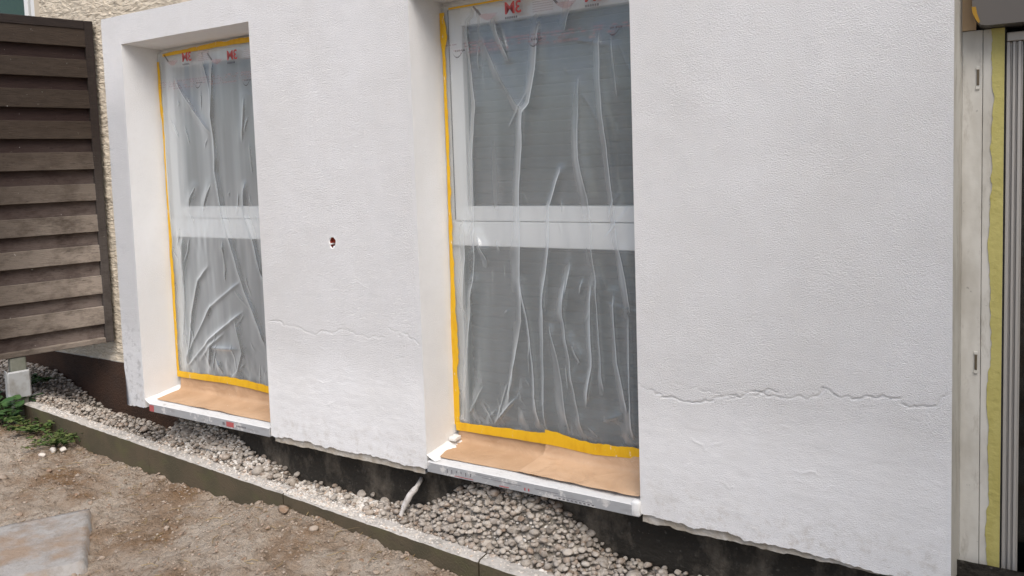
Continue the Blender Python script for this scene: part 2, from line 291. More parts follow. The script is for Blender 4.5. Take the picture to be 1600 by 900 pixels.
# kerb: two long edging stones with a joint
kerb = empty('edging_kerb', (-2.4, -.06, -1.44), 'low concrete edging kerb in front of the gravel strip', 'kerb'); kerb['kind'] = 'thing'
def kerb_stone(x0, x1):
    n = max(3, int((x1-x0)/.02)); V = []; F = []
    for i in range(n+1):
        x = x0+(x1-x0)*i/n; y = kerb_y(x); c = .004*float(fbm(x*14, 1.0, 31)); d = .003*float(fbm(x*25, 5.0, 33))
        V += [(x, y, -1.62), (x, y+.001*c, -1.306+d), (x, y+.008+c, -1.299), (x, y+.052, -1.298+d), (x, y+.06, -1.304), (x, y+.06, -1.62)]
    for i in range(n):
        for k in range(5): F.append((i*6+k, i*6+k+6, i*6+k+7, i*6+k+1))
    F += [(0, 1, 2, 3, 4, 5), tuple(n*6+k for k in (5, 4, 3, 2, 1, 0))]
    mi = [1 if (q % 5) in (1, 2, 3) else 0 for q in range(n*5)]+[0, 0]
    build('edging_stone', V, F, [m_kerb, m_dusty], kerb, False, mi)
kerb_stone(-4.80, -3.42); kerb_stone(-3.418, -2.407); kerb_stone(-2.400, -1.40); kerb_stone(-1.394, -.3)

# ------------------------------------------------------------------ gravel strip
def sm(x, a, b): t = np.clip((x-a)/(b-a), 0, 1); return t*t*(3-2*t)
FY = .085
def FYf(X): return FY+.13*sm(-np.asarray(X, float), 2.65, 3.40)      # the old footing steps back towards the left
def bed_h(X, Y):
    base = -1.315+0*X
    wall = sm(Y, kerb_y(X)+.04, FYf(X))
    h1 = sm(X, -3.52, -3.36)*np.interp(X, [-3.4, -3.25, -2.85, -2.62, -2.45], [.10, .115, .095, .035, 0])*wall      # heap under window 1
    h2 = .17*sm(X, -1.86, -1.46)*(1-sm(X, -1.30, -.98))*sm(Y, kerb_y(X)+.06, FY-.01)   # heap under window 2
    h3 = .02*sm(-X, 5.0, 5.4)
    pit = -.21*sm(X, -5.45, -4.5)*sm(Y, .22, .6)*(1-sm(X, -3.56, -3.5))-.05*sm(X, -3.9, -3.6)*(1-sm(X, -3.5, -3.4))*sm(Y, .02, .1)
    return base+h1+h2+h3+pit
bx = segs([-6.4, -.3], .03); by = np.linspace(0, 1, 24)
Xb, T = np.meshgrid(bx, by, indexing='ij')
ymax = np.where(Xb < -3.44, .66, FYf(Xb)+.004); Yb = (kerb_y(Xb)+.055)*(1-T)+ymax*T
Zb = bed_h(Xb, Yb)-.004+.008*fbm(Xb*30, Yb*30, 8)
isdust = ((Xb > -2.60) & (Xb < -1.84) | (fbm(Xb*7, Yb*12, 88) > .15) & (Xb > -3.4) & (Xb < -2.5))[:-1, :-1]
gravel = build('gravel_strip', np.stack([Xb, Yb, Zb], -1), gridF(*Xb.shape), [m_bed, m_dust], None, True, isdust.reshape(-1).astype(int)); gravel['kind'] = 'structure'
PEB = []
for k in range(10):
    bm = bmesh.new(); bmesh.ops.create_icosphere(bm, subdivisions=2, radius=1)
    rr = random.Random(k); sx, sy, sz = rr.uniform(.85, 1.25), rr.uniform(.7, 1.0), rr.uniform(.5, .75)
    pl = [(Vector((rr.uniform(-1, 1), rr.uniform(-1, 1), rr.uniform(-1, 1))).normalized(), rr.uniform(.5, .85)) for _ in range(4 if k < 5 else 9)]
    for v in bm.verts:
        for nrm, dd in pl:
            e = v.co.dot(nrm)-dd
            if e > 0: v.co -= nrm*e*(.75 if k < 5 else .95)
        v.co = Vector((v.co.x*sx, v.co.y*sy, v.co.z*sz))
    me = bpy.data.meshes.new('pebble'); bm.to_mesh(me); bm.free(); me.materials.append(m_peb)
    me.polygons.foreach_set('use_smooth', np.ones(len(me.polygons), bool)); PEB.append(me)
spots = []
def sprinkle(n, x0, x1, rmin, rmax, f=lambda x, y: 1, gap=.80):
    cell = {}
    for _ in range(n):
        x = random.uniform(x0, x1); ya = float(kerb_y(x))+.05; yb = .63 if x < -3.46 else float(FYf(x))-.004
        y = random.uniform(ya, yb); r = rmin*.8+(rmax*.95-rmin*.8)*random.random()**1.4; r *= 1.5 if random.random() < .05 else 1
        if random.random() > f(x, y): continue
        z = float(bed_h(np.array(x), np.array(y))); ci, cj = int(x/.05), int(y/.05); ok = True
        for a in (-1, 0, 1):
            for b in (-1, 0, 1):
                for (px, py, pz, pr) in cell.get((ci+a, cj+b), ()):
                    if (px-x)**2+(py-y)**2+(pz-z)**2 < ((pr+r)*gap)**2: ok = False
        if not ok: continue
        cell.setdefault((ci, cj), []).append((x, y, z, r)); spots.append((x, y, z+r*.38, r))
def dens(x, y):
    if -2.46 < x < -1.92: return .03
    if -2.56 < x <= -2.46 or -1.92 <= x < -1.84: return .4
    return .9 if float(fbm(np.array(x*5), np.array(y*9), 77)) > -.25 else .35
sprinkle(16000, -6.2, -3.3, .013, .024, dens)
sprinkle(9000, -3.48, -.5, .014, .024, dens); sprinkle(9000, -1.95, -.9, .013, .022, dens); sprinkle(6000, -3.48, -2.5, .012, .021, dens)
n1 = len(spots)
sprinkle(5500, -3.4, -.5, .010, .018, dens, .9)
sprinkle(3500, -6.0, -3.5, .010, .018, dens, .9)
for k in range(n1, len(spots)): x, y, z, r = spots[k]; spots[k] = (x, y, z+.018, r)
for (x, y, r) in ((-3.26, .13, .036), (-3.12, .12, .028), (-2.66, .035, .034), (-2.60, .02, .028), (-2.95, .08, .026)):      # a few big lumps
    spots.append((x, y, float(bed_h(np.array(x), np.array(y)))+r*.4, r))
def persp(s): d = Vector((s[0], s[1], s[2]+Z0))-CAM; return s[3]/d.length
def inview(s):
    d = Vector((s[0], s[1], s[2]+Z0))-CAM; z = d.dot(w_); px = 800+FPX*d.dot(r_)/z; py = PPY-FPX*d.dot(u_)/z
    return -10 < px < 1610 and 560 < py < 905
spots.sort(key=lambda s: -(persp(s)+(1 if inview(s) else 0)))
def pmat(s): return Matrix.Translation((s[0], s[1], s[2]+Z0)) @ Matrix.Rotation(random.uniform(0, 6.3), 4, 'Z') @ Matrix.Rotation(random.uniform(-.5, .5), 4, 'X') @ Matrix.Scale(s[3], 4)
for s in spots[:300]:
    o = bpy.data.objects.new('pebble', random.choice(PEB)); COL.objects.link(o); o.parent = gravel; o.matrix_local = pmat(s)
def joined(name, items, mat, parent, base=PEB, kind='stuff'):
    arrs = []
    for me in base:
        v = np.empty(len(me.vertices)*3); me.vertices.foreach_get('co', v); arrs.append((v.reshape(-1, 3), np.array([p.vertices[:] for p in me.polygons])))
    VV = []; FF = []; b = 0
    for mtx in items:
        v, f = random.choice(arrs); m = np.array(mtx); VV.append(v@m[:3, :3].T+m[:3, 3]); FF.append(f+b); b += len(v)
    me = bpy.data.meshes.new(name); me.from_pydata(np.concatenate(VV).tolist(), [], np.concatenate(FF).tolist()); me.materials.append(mat)
    me.polygons.foreach_set('use_smooth', np.ones(len(me.polygons), bool))
    o = bpy.data.objects.new(name, me); COL.objects.link(o); o['kind'] = kind
    if parent: o.parent = parent
    return o
joined('pebble_fill', [pmat(s) for s in spots[300:]], m_peb, gravel)
# plaster crumbs on the bare stretch and along the kerb, clods in the dirt
cr = []
for _ in range(5200):
    x = random.uniform(-4.6, -1.0) if random.random() < .6 else random.gauss(-2.2, .25); y0 = float(kerb_y(x))+.004; y = random.uniform(y0, float(FYf(x))-.003)
    z = max(float(bed_h(np.array(x), np.array(y))), -1.3 if y < y0+.06 else -9); r = random.uniform(.0018, .0065)*(2 if random.random() < .03 else 1)
    cr.append(pmat((x, y, z+r*.2, r)))
for _ in range(900):
    x = random.uniform(-3.42, -1.85); y0 = float(kerb_y(x))+.05; y = random.uniform(y0, float(FYf(x))-.006); r = random.uniform(.005, .013)
    cr.append(pmat((x, y, float(bed_h(np.array(x), np.array(y)))+(.014 if dens(x, y) > .5 else 0)+r*.2, r)))
joined('plaster_crumbs', cr, m_crumb, gravel, PEB[5:])
cl = []
for _ in range(5200):
    x = random.uniform(-5.4, -1.2); y = random.uniform(-1.2, 0); y = float(kerb_y(x))-abs(y)**1.5*1.1-.006
    if y < -1.25: continue
    z = float(dirt_h(np.array(x), np.array(y))); r = random.uniform(.0025, .008)*(2.2 if random.random() < .04 else 1); cl.append(pmat((x, y, z+r*.1, r)))
o = joined('soil_clods', cl, m_clod, None); tag(o, 'loose clods and grit scattered over the bare dirt', 'soil', kind='stuff')
ls = MB()
for _ in range(260):
    x = random.uniform(-5.2, -1.3); y = float(kerb_y(x))-random.random()**1.6*.9-.01; z = float(dirt_h(np.array(x), np.array(y)))+.004; a = random.uniform(0, 6.3); L = random.uniform(.015, .07)
    ls.tube([(x, y, z), (x+cos(a)*L*.5, y+sin(a)*L*.5, z+random.uniform(.0, .008)), (x+cos(a+.3)*L, y+sin(a+.3)*L, z+random.uniform(-.002, .006))], random.uniform(.0008, .0018), 4)
o = ls.build('straw_litter', m_straw); tag(o, 'dry straw and twigs littered over the bare dirt', 'litter', kind='stuff')
def rock(px, py, z, r, mat, label, flat=.6):
    x, y, zz = onZ(px, py, z); me = random.choice(PEB[5:]).copy(); me.materials.clear(); me.materials.append(mat)
    o = bpy.data.objects.new('stone', me); COL.objects.link(o); o.matrix_world = Matrix.Translation((x, y, zz+Z0+r*.2)) @ Matrix.Rotation(random.uniform(-.4, .4), 4, 'Z') @ Matrix.Diagonal((r, r*.8, r*flat*1.3, 1))
    tag(o, label, 'stone', 'stones lying on the dirt')
rock(443, 798, -1.355, .032, m_clod, 'flat grey stone just below the kerb joint', .5)
rock(541, 833, -1.372, .022, m_crumb, 'blocky white stone chip at the foot of the kerb', .9)
rock(488, 822, -1.37, .018, m_crumb, 'white rubble chip among weeds below the kerb', .9)
rock(82, 705, -1.42, .028, m_crumb, 'leftmost white stone under the weed', .8)
rock(99, 704, -1.42, .026, m_crumb, 'rightmost white stone under the weed by the kerb', .9)
rock(66, 712, -1.42, .02, m_crumb, 'small white stone in front of the weed', .7)
rock(5, 748, -1.42, .03, m_clod, 'pale stone half sunk in dirt at left picture edge', .5)

# ================================================================== RENDERED WALL
wall = empty('plastered_wall', (-1.8, .04, -1.44), 'white freshly plastered house wall with two tall masked windows', 'wall'); wall['kind'] = 'thing'
WX0, WX1, WZ0, WZ1 = -3.53, -.046, -1.098, .725
W = {1: (-3.385, -2.528), 2: (-1.713, -.886)}; OZ1, OZ0 = .612, -1.098
xs = segs([WX0, -3.385, -2.528, -2.16, -2.098, -1.713, -.886, WX1], .0038); zs = np.concatenate([segs([WZ0, -.55], .0027), segs([-.55, -.315, -.245, OZ1, WZ1], .0075)[1:]])
Xf, Zf = np.meshgrid(xs, zs, indexing='ij')
def P2(L, ox, oy, k): return [onY(ox+a/k, oy+b/k)[::2] for a, b in L]
crk = [P2([(50,410),(100,425),(150,432),(190,452),(240,447),(268,453),(290,440),(330,448),(380,460),(450,468)], 400, 320, 2.25),
       P2([(465,430),(480,440),(500,460),(520,500)], 400, 320, 2.25), P2([(515,450),(545,472),(575,500)], 400, 320, 2.25),
       P2([(0,190),(60,212),(130,245),(230,262)], 1000, 540, 3), P2([(230,262),(300,252),(380,244),(470,247)], 1000, 540, 3), P2([(250,200),(310,215),(380,240),(470,245),(530,215),(650,220)], 1000, 540, 3),
       P2([(515,236),(600,240),(690,255),(750,235),(790,250),(850,200),(880,205),(930,240),(1000,255),(1060,235),(1220,245)], 1000, 540, 3), P2([(1220,262),(1350,288),(1400,260),(1450,222)], 1000, 540, 3)]
rdg = [P2(L, 1000, 540, 3) for L in ([(640,525),(700,565),(780,600),(820,590),(850,620)], [(690,600),(760,640),(840,680),(900,660)], [(230,440),(300,490),(350,460),(410,460)], [(100,390),(160,400),(270,455)], [(340,640),(380,640),(440,665)],
       [(150,840),(200,820),(260,835),(350,840),(430,828),(480,850),(540,855),(590,882)], [(655,385),(690,385),(720,400)], [(660,620),(650,670)], [(210,570),(240,560),(270,575)], [(1380,640),(1430,665)])]
rdg += [P2(L, 400, 320, 2.25) for L in ([(190,500),(240,510),(280,490)], [(220,590),(290,570),(320,590)], [(225,620),(280,640)], [(230,710),(270,695),(275,720)], [(290,800),(330,795),(360,810)], [(130,470),(170,490)], [(215,770),(230,765)], [(110,770),(125,765)])]
def frac(P, amp, rr):
    for _ in range(4):
        Q = [P[0]]
        for (ax, az), (bx, bz) in zip(P[:-1], P[1:]):
            L = math.hypot(bx-ax, bz-az); k_ = rr.uniform(-1, 1)*min(amp, .28*L); Q += [((ax+bx)/2-(bz-az)/max(L, 1e-6)*k_, (az+bz)/2+(bx-ax)/max(L, 1e-6)*k_), (bx, bz)]
        P = Q
    return P
crk = [frac(c, .010, random.Random(i)) for i, c in enumerate(crk)]; rdg = [frac(c, .008, random.Random(50+i)) for i, c in enumerate(rdg)]
def pdl(X, Z, c):
    d = np.full(X.shape, 9.0); xs_ = [p[0] for p in c]; zs_ = [p[1] for p in c]
    i0, i1 = np.searchsorted(xs, [min(xs_)-.06, max(xs_)+.06]); j0, j1 = np.searchsorted(zs, [min(zs_)-.06, max(zs_)+.06])
    d[i0:i1, j0:j1] = pdist(X[i0:i1, j0:j1], Z[i0:i1, j0:j1], c); return d
D = .0022*fbm(Xf*3, Zf*3, 11)+.0012*fbm(Xf*14, Zf*14, 13)
low = 1-sm(Zf, -.80, -.70)
D = D+low*.0007*fbm(Xf*9, Zf*26, 17)
jit = .003*fbm(Xf*70, Zf*70, 19, 3)
for c in crk:
    d = pdl(Xf+jit, Zf+jit*.7, c); D = D+(.0036*np.exp(-(d/.0015)**2))*np.clip(.8+1.0*fbm(Xf*22, Zf*22, 27, 2), 0.4, 1.2)
for c in rdg:
    d = pdl(Xf+jit, Zf+jit*.7, c); D = D-.0010*np.exp(-(d/.0024)**2)*np.clip(.5+1.6*fbm(Xf*24, Zf*24, 25, 2), 0, 1.3)
edge = np.minimum(np.abs(Xf-WX0), np.abs(Xf-WX1))
for k in (1, 2):
    a, b = W[k]; inz = (Zf < OZ1+.02)
    edge = np.where(inz, np.minimum(edge, np.minimum(np.abs(Xf-a), np.abs(Xf-b))), edge)
D = D*sm(edge, 0, .02)
Xd = Xf.copy(); Zdp = Zf.copy()
bl = 1-sm(Zf, WZ0, WZ0+.06); Zdp = Zdp+bl*(.010*fbm(Xf*16, 0*Xf, 23)+.005*fbm(Xf*60, 0*Xf, 29)-.018*sm(Xf, -.80, -.2))
Xd = Xd+np.where(Xf <= WX0+1e-6, .004*fbm(0*Zf, Zf*14, 37)+.035*(1-sm(Zf, -1.1, -.9))+.0, 0)
cx = (xs[:-1]+xs[1:])/2; cz = (zs[:-1]+zs[1:])/2; CX, CZ = np.meshgrid(cx, cz, indexing='ij')
keep = np.ones(CX.shape, bool)
for k in (1, 2): keep &= ~((CX > W[k][0]) & (CX < W[k][1]) & (CZ < OZ1))
keep &= ~((CX > -2.16) & (CX < -2.098) & (CZ > -.315) & (CZ < -.245))
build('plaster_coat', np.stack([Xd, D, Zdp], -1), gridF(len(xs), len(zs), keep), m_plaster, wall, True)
# cable hole: plaster ring closing the small square, white filler rim, brick-red plug inside
n = 32; ring = []; c0 = (-2.129, -.28)
sq = []
for j in range(n):
    a = 2*pi*j/n; ca, sa = cos(a), sin(a); k = 1/max(abs(ca), abs(sa)); sq.append((c0[0]+.031*k*ca, 0, c0[1]+.035*k*sa))
mid = [(c0[0]+.001+(.017+.003*sin(3*a))*cos(a), -.0006, c0[1]+.001+(.025+.003*cos(2*a)+.001*sin(7*a))*sin(a)) for a in [2*pi*j/n for j in range(n)]]
inn = [(c0[0]+.002+(.0135+.0025*sin(2*a+1)+.0022*sin(5*a))*cos(a), .003, c0[1]+.004+(.020+.003*cos(3*a)+.002*sin(6*a))*sin(a)) for a in [2*pi*j/n for j in range(n)]]
dee = [(x, .05, z) for x, y, z in inn]
V = sq+mid+inn+dee; F = [(a*n+j, a*n+(j+1) % n, (a+1)*n+(j+1) % n, (a+1)*n+j) for a in range(3) for j in range(n)]
hole = build('cable_hole', V, F, [m_plaster, m_filler, m_brick], wall, False, [0]*n+[1]*n+[2]*n)
build('red_plug', [(x, .02+.006*sin(9*x*100), z) for x, y, z in inn], [tuple(range(n))], m_brick, hole)
mb = MB(); mb.box(c0[0]-.016, c0[0]-.003, -.001, .018, c0[1]-.006, c0[1]-.001, 0, .001); mb.box(c0[0]-.004, c0[0]+.006, .004, .016, c0[1]-.019, c0[1]-.012, 1); mb.build('filler_lump', [m_filler, m_seal], hole)
# reveals of each opening
RD = .205
for k in (1, 2):
    a, b = W[k]; V = []; F = []
    def patch(P00, P10, P11, P01, nu, nv, sd):
        base = len(V); P = [np.array(p) for p in (P00, P10, P11, P01)]; nr = np.cross(P[1]-P[0], P[3]-P[0]); nr /= np.linalg.norm(nr)
        for i in range(nu+1):
            for j in range(nv+1):
                u, v = i/nu, j/nv; p = P[0]*(1-u)*(1-v)+P[1]*u*(1-v)+P[2]*u*v+P[3]*(1-u)*v
                e = min(u, 1-u, v, 1-v)*8; p = p+nr*min(1, e)*.0022*float(fbm(u*nu*.3, v*nv*.25, sd, 3)); V.append(tuple(p))
        for i in range(nu):
            for j in range(nv): q = base+i*(nv+1)+j; F.append((q, q+nv+1, q+nv+2, q+1))
    ai, bi, ti = a+.010, b-.010, OZ1-.008
    patch((a, 0, OZ0), (ai, RD, OZ0+.02), (ai, RD, ti), (a, 0, OZ1), 10, 60, 41+k)
    patch((b, 0, OZ0), (b, 0, OZ1), (bi, RD, ti), (bi, RD, OZ0+.02), 60, 10, 51+k)
    patch((a, 0, OZ1), (ai, RD, ti), (bi, RD, ti), (b, 0, OZ1), 10, 30, 61+k)
    build('window_reveal', V, F, m_reveal, wall, True)
# left flank, top ledge, insulation edge under the plaster, foundation
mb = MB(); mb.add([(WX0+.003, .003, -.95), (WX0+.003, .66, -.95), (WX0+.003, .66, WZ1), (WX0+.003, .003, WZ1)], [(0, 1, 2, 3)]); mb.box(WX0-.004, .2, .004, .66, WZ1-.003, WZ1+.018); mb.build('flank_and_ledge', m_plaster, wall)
def rag(x0, x1, zt, zb, y, sd, name, mat, amp=.006):
    n = int((x1-x0)/.008); V = []; F = []
    for i in range(n+1):
        x = x0+(x1-x0)*i/n; s = amp*float(fbm(x*25, 0., sd)); V += [(x, y, zt), (x, y, zb+s), (x, FY+.01, zb+s)]
    for i in range(n):
        for q in (0, 1): F.append((i*3+q, i*3+q+3, i*3+q+4, i*3+q+1))
    build(name, V, F, mat, wall)
rag(-2.515, -1.73, -1.06, -1.126, .010, 71, 'insulation_edge', m_raw, .004); rag(-3.49, -3.39, -1.05, -1.10, .02, 72, 'insulation_edge', m_raw)
rag(-.884, -.05, -1.06, -1.128, .012, 73, 'insulation_edge', m_raw, .008)
fx = segs([-3.45, .9], .02); fz = segs([-1.75, -1.078], .02); XX, ZZ = np.meshgrid(fx, fz, indexing='ij')
build('foundation', np.stack([XX, FYf(XX)+.006*fbm(XX*8, ZZ*8, 81)+.004*fbm(XX*30, ZZ*30, 83), ZZ], -1), gridF(*XX.shape), m_found, wall, True)
mb = MB(); mb.box(-3.449, -3.40, FY+.145, .66, -1.75, -1.05); mb.build('foundation_corner', m_found, wall)
# windows: frame > panes, sash, transom, sill
FRY = .198
for k in (1, 2):
    a, b = W[k][0]+.006, W[k][1]+.045; zb, zt = -1.05, .606
    mb = MB(); mb.box(a, a+.042, FRY, FRY+.07, zb, zt, 0, .003); mb.box(b-.042, b, FRY, FRY+.07, zb, zt, 0, .003); mb.box(a+.04, b-.04, FRY+.001, FRY+.069, zt-.05, zt, 0, .003); mb.box(a+.04, b-.04, FRY+.001, FRY+.069, zb, zb+.05, 0, .003)
    win = mb.build('window', m_pvc, wall)
    mb = MB(); y0 = FRY-.008; s0, s1 = a+.030, b-.030
    mb.box(s0, s0+.058, y0, y0+.05, -.205, zt-.030, 0, .004); mb.box(s1-.058, s1, y0, y0+.05, -.205, zt-.030, 0, .004); mb.box(s0+.05, s1-.05, y0+.001, y0+.049, zt-.095, zt-.030, 0, .004); mb.box(s0+.05, s1-.05, y0+.001, y0+.049, -.205, -.150, 0, .004)
    mb.box(s0-.006, s0-.001, y0+.004, y0+.02, -.2, zt-.03, 1); mb.build('sash', [m_pvc, m_seal], win)
    mb = MB(); mb.box(a+.012, b-.012, y0-.006, y0+.05, -.297, -.207, 0, .003); mb.build('transom', m_pvc, win)
    mb = MB(); mb.box(s0+.05, s1-.05, FRY+.018, FRY+.03, -.16, zt-.08); mb.build('pane', m_glass, win)
    mb = MB(); mb.box(a+.02, b-.02, FRY+.018, FRY+.03, zb+.03, -.28); mb.build('pane', m_glass, win)
    V = []; nb = 38; z_ = zb+.005; hb = (zt-zb-.03)/nb            # closed roller blind behind the panes
    for q in range(nb):
        for dz, dy in ((0, .012), (.12, .002), (.5, -.003), (.88, .002), (.97, .012)): V += [(a+.015, FRY+.055+dy, z_+(q+dz)*hb), (b-.015, FRY+.055+dy, z_+(q+dz)*hb)]
    build('roller_blind', V, [(2*i, 2*i+1, 2*i+3, 2*i+2) for i in range(len(V)//2-1)], m_blind, win)
    mb = MB(); sx0, sx1 = W[k][0]+(.042 if k == 1 else .006), W[k][1]-.004; z1 = -1.069
    mb.add([(sx0, -.002, z1), (sx1, -.002, z1), (sx1, .2, -1.05), (sx0, .2, -1.05)], [(0, 1, 2, 3)], 1)
    mb.add([(sx0, -.006, z1-.002), (sx1, -.006, z1-.002), (sx1, -.002, z1), (sx0, -.002, z1)], [(0, 1, 2, 3)], 1)
    mb.add([(sx0, -.006, z1-.037), (sx1, -.006, z1-.037), (sx1, -.006, z1-.002), (sx0, -.006, z1-.002), (sx0, .09, z1-.037), (sx1, .09, z1-.037), (sx0, .2, -1.05), (sx1, .2, -1.05)], [(0, 1, 2, 3), (0, 4, 5, 1), (0, 3, 6, 4), (1, 5, 7, 2)], 0)
    rr = random.Random(k)
    def mark(x0, x1, za, zb_, i): mb.add([(x0, -.0068, za), (x1, -.0068, za), (x1, -.0068, zb_), (x0, -.0068, zb_)], [(0, 1, 2, 3)], i)
    if k == 1:
        mark(sx0+.001, sx0+.035, z1-.036, z1-.006, 2); mark(-2.80, -2.752, z1-.030, z1-.008, 2); mark(-2.825, -2.81, z1-.026, z1-.014, 3)
        for q in range(7): mark(-2.735+q*.009, -2.735+q*.009+.006, z1-.023, z1-.016, 3)
    else:
        mark(sx0+.12, sx0+.20, z1-.033, z1-.0305, 2); mark(-1.40, -1.36, z1-.034, z1-.031, 2); mark(-1.30, -1.295, z1-.03, z1-.02, 2); mark(-1.285, -1.28, z1-.03, z1-.02, 2)
        mark(-1.47, -1.31, z1-.017, z1-.0155, 3); mark(-1.50, -1.40, z1-.010, z1-.009, 3); mark(-1.26, -1.17, z1-.017, z1-.0155, 3); mark(-1.19, -1.05, z1-.025, z1-.0235, 3)
        for q in range(9): mark(-1.17+q*.015, -1.17+q*.015+.008, z1-.033, z1-.029, 3)
        for q in range(6): mark(-1.62+q*.02, -1.62+q*.02+.004, z1-.02-.006*rr.random(), z1-.012, 3)
    mb.build('sill', [m_sill, m_sillp, m_redmark, m_ink], win)
# white filler smeared along the sill ends
def smear(pts, wd_, name='filler_smear'):
    V = []; F = []; n = 26
    P = [Vector(p) for p in pts]
    for i in range(n+1):
        t_ = i/n*(len(P)-1); q = min(int(t_), len(P)-2); p = P[q].lerp(P[q+1], t_-q)
        w1 = wd_*(1+.5*float(fbm(i*.5, 3., 91)))
        V += [p+Vector((-.006, 0, .022)), p+Vector((w1*.35, 0, .010)), p+Vector((w1, 0, .0005))]
    for i in range(n):
        for q in (0, 1): F.append((i*3+q, i*3+q+3, i*3+q+4, i*3+q+1))
    build(name, V, F, m_filler, wall, True)
smear([(-1.711, .000, -1.067), (-1.706, .08, -1.060), (-1.703, .14, -1.054), (-1.703, .185, -1.045)], .034)
smear([(-3.382, .000, -1.075), (-3.378, .10, -1.064), (-3.374, .185, -1.05)], .03)
mb = MB(); mb.box(-.914, -.885, -.010, .02, -1.106, -1.058, 0, .006); mb.build('filler_smear', m_filler, wall, True)
mb = MB(); mb.box(-1.704, -1.672, .125, .165, -1.034, -1.020, 0, .003); mb.build('filler_lump', m_filler, wall)

# ================================================================== MASKING FILM, TAPE, PAPER
def strip(pts, wds, y, sd, rag_=.25, n=70, lift=.002):
    """ragged tape strip along a polyline in the x-z plane"""
    P = [Vector((p[0], 0, p[1])) for p in pts]; L = [0]
    for p, q in zip(P[:-1], P[1:]): L.append(L[-1]+(q-p).length)
    V = []; F = []
    for i in range(n+1):
        s = L[-1]*i/n; q = max(j for j in range(len(P)-1) if L[j] <= s+1e-9); f = (s-L[q])/max(1e-9, L[q+1]-L[q])
        p = P[q].lerp(P[q+1], f); d = (P[q+1]-P[q]).normalized(); nn = Vector((-d.z, 0, d.x)); ww = wds[q]*(1-f)+wds[q+1]*f
        o1 = ww*(.5+rag_*float(fbm(s*22, 0., sd))+rag_*.5*float(fbm(s*70, 2., sd+1))); o2 = ww*(.5+rag_*.3*float(fbm(s*18, 4., sd+2)))
        yy = y+lift*float(fbm(s*15, 1., sd+3)); V += [(p.x+nn.x*o1, yy, p.z+nn.z*o1), (p.x, yy-.0012, p.z), (p.x-nn.x*o2, yy, p.z-nn.z*o2)]
    for i in range(n):
        for q in (0, 1): F.append((i*3+q, i*3+q+3, i*3+q+4, i*3+q+1))
    return V, F
def pl(L, ox, oy, y=.18, k=3.63): return [onY(ox+a/k, oy+b/k, y)[::2] for a, b in L]
FOLD = {2: [pl([(500,250),(600,450),(690,590),(738,640),(736,780)], 620, 0), pl([(820,120),(812,250),(800,400),(770,590),(742,630),(735,760),(722,900),(715,1100),(720,1380),(715,1570),(745,1770)], 620, 0),
    pl([(400,130),(415,250),(440,500),(455,600),(442,900),(445,1250),(445,1770)], 620, 0), pl([(1160,180),(1165,500),(1180,650),(1205,870),(1240,1170),(1260,1370),(1310,1570),(1335,1770)], 620, 0), pl([(1040,420),(1045,900),(1060,980),(1100,1120),(1115,1270),(1120,1420),(1160,1670)], 620, 0), pl([(1230,200),(1260,560)], 620, 0), pl([(960,180),(1010,20)], 620, 0), pl([(560,130),(640,330)], 620, 0),
    pl([(940,90),(880,300),(880,530),(850,800),(850,900)], 620, 240), pl([(385,370),(400,600),(385,900)], 620, 240), pl([(1000,620),(960,900)], 620, 240), pl([(460,470),(510,600)], 620, 240), pl([(1070,700),(1045,800)], 620, 240),
    pl([(650,0),(690,200),(720,450),(725,650),(750,800)], 640, 440), pl([(640,0),(650,220),(600,500),(570,670)], 640, 440), pl([(780,0),(770,300),(770,600),(780,820)], 640, 440), pl([(895,0),(885,180),(910,400),(940,600),(990,850)], 640, 440), pl([(805,230),(870,550),(910,840)], 640, 440), pl([(1040,30),(1050,480),(1010,700)], 640, 440), pl([(1070,0),(1090,250),(1110,610)], 640, 440), pl([(1160,80),(1190,450),(1240,720)], 640, 440), pl([(1255,200),(1260,600),(1280,880)], 640, 440), pl([(370,0),(350,350),(320,780)], 640, 440), pl([(430,590),(340,760)], 640, 440), pl([(620,650),(490,800)], 640, 440), pl([(920,330),(985,470)], 640, 440), pl([(1090,790),(1220,750)], 640, 440), pl([(1000,800),(1100,890)], 640, 440), pl([(960,540),(1000,580)], 640, 440)],
 1: [pl([(1215,350),(1215,700),(1235,900),(1238,970),(1280,1230),(1330,1420),(1390,1650),(1440,1770),(1500,1950)], 0, 0), pl([(1000,450),(1100,620),(1200,750)], 0, 0), pl([(1150,300),(1200,520),(1215,700)], 0, 0), pl([(1390,560),(1380,800)], 0, 0), pl([(1395,180),(1400,350),(1440,480),(1490,700)], 0, 240), pl([(1190,640),(1130,720),(1100,900),(1070,1200)], 0, 240), pl([(1365,730),(1200,870),(1180,920)], 0, 240), pl([(1340,780),(1420,890)], 0, 240), pl([(1200,180),(1160,320)], 0, 240), pl([(1110,200),(1080,300)], 0, 240), pl([(1045,480),(1050,850),(1040,1100)], 0, 240), pl([(1270,500),(1275,570)], 0, 240),
    pl([(1200,0),(1100,200),(1060,330)], 0, 480), pl([(1380,30),(1200,180),(1070,340)], 0, 480), pl([(1280,150),(1200,220),(1140,300)], 0, 480), pl([(1210,220),(1195,330)], 0, 480), pl([(1230,290),(1270,370)], 0, 480), pl([(1340,80),(1380,260),(1350,370)], 0, 480), pl([(1210,225),(1360,240)], 0, 480)]}
FILMY = .176
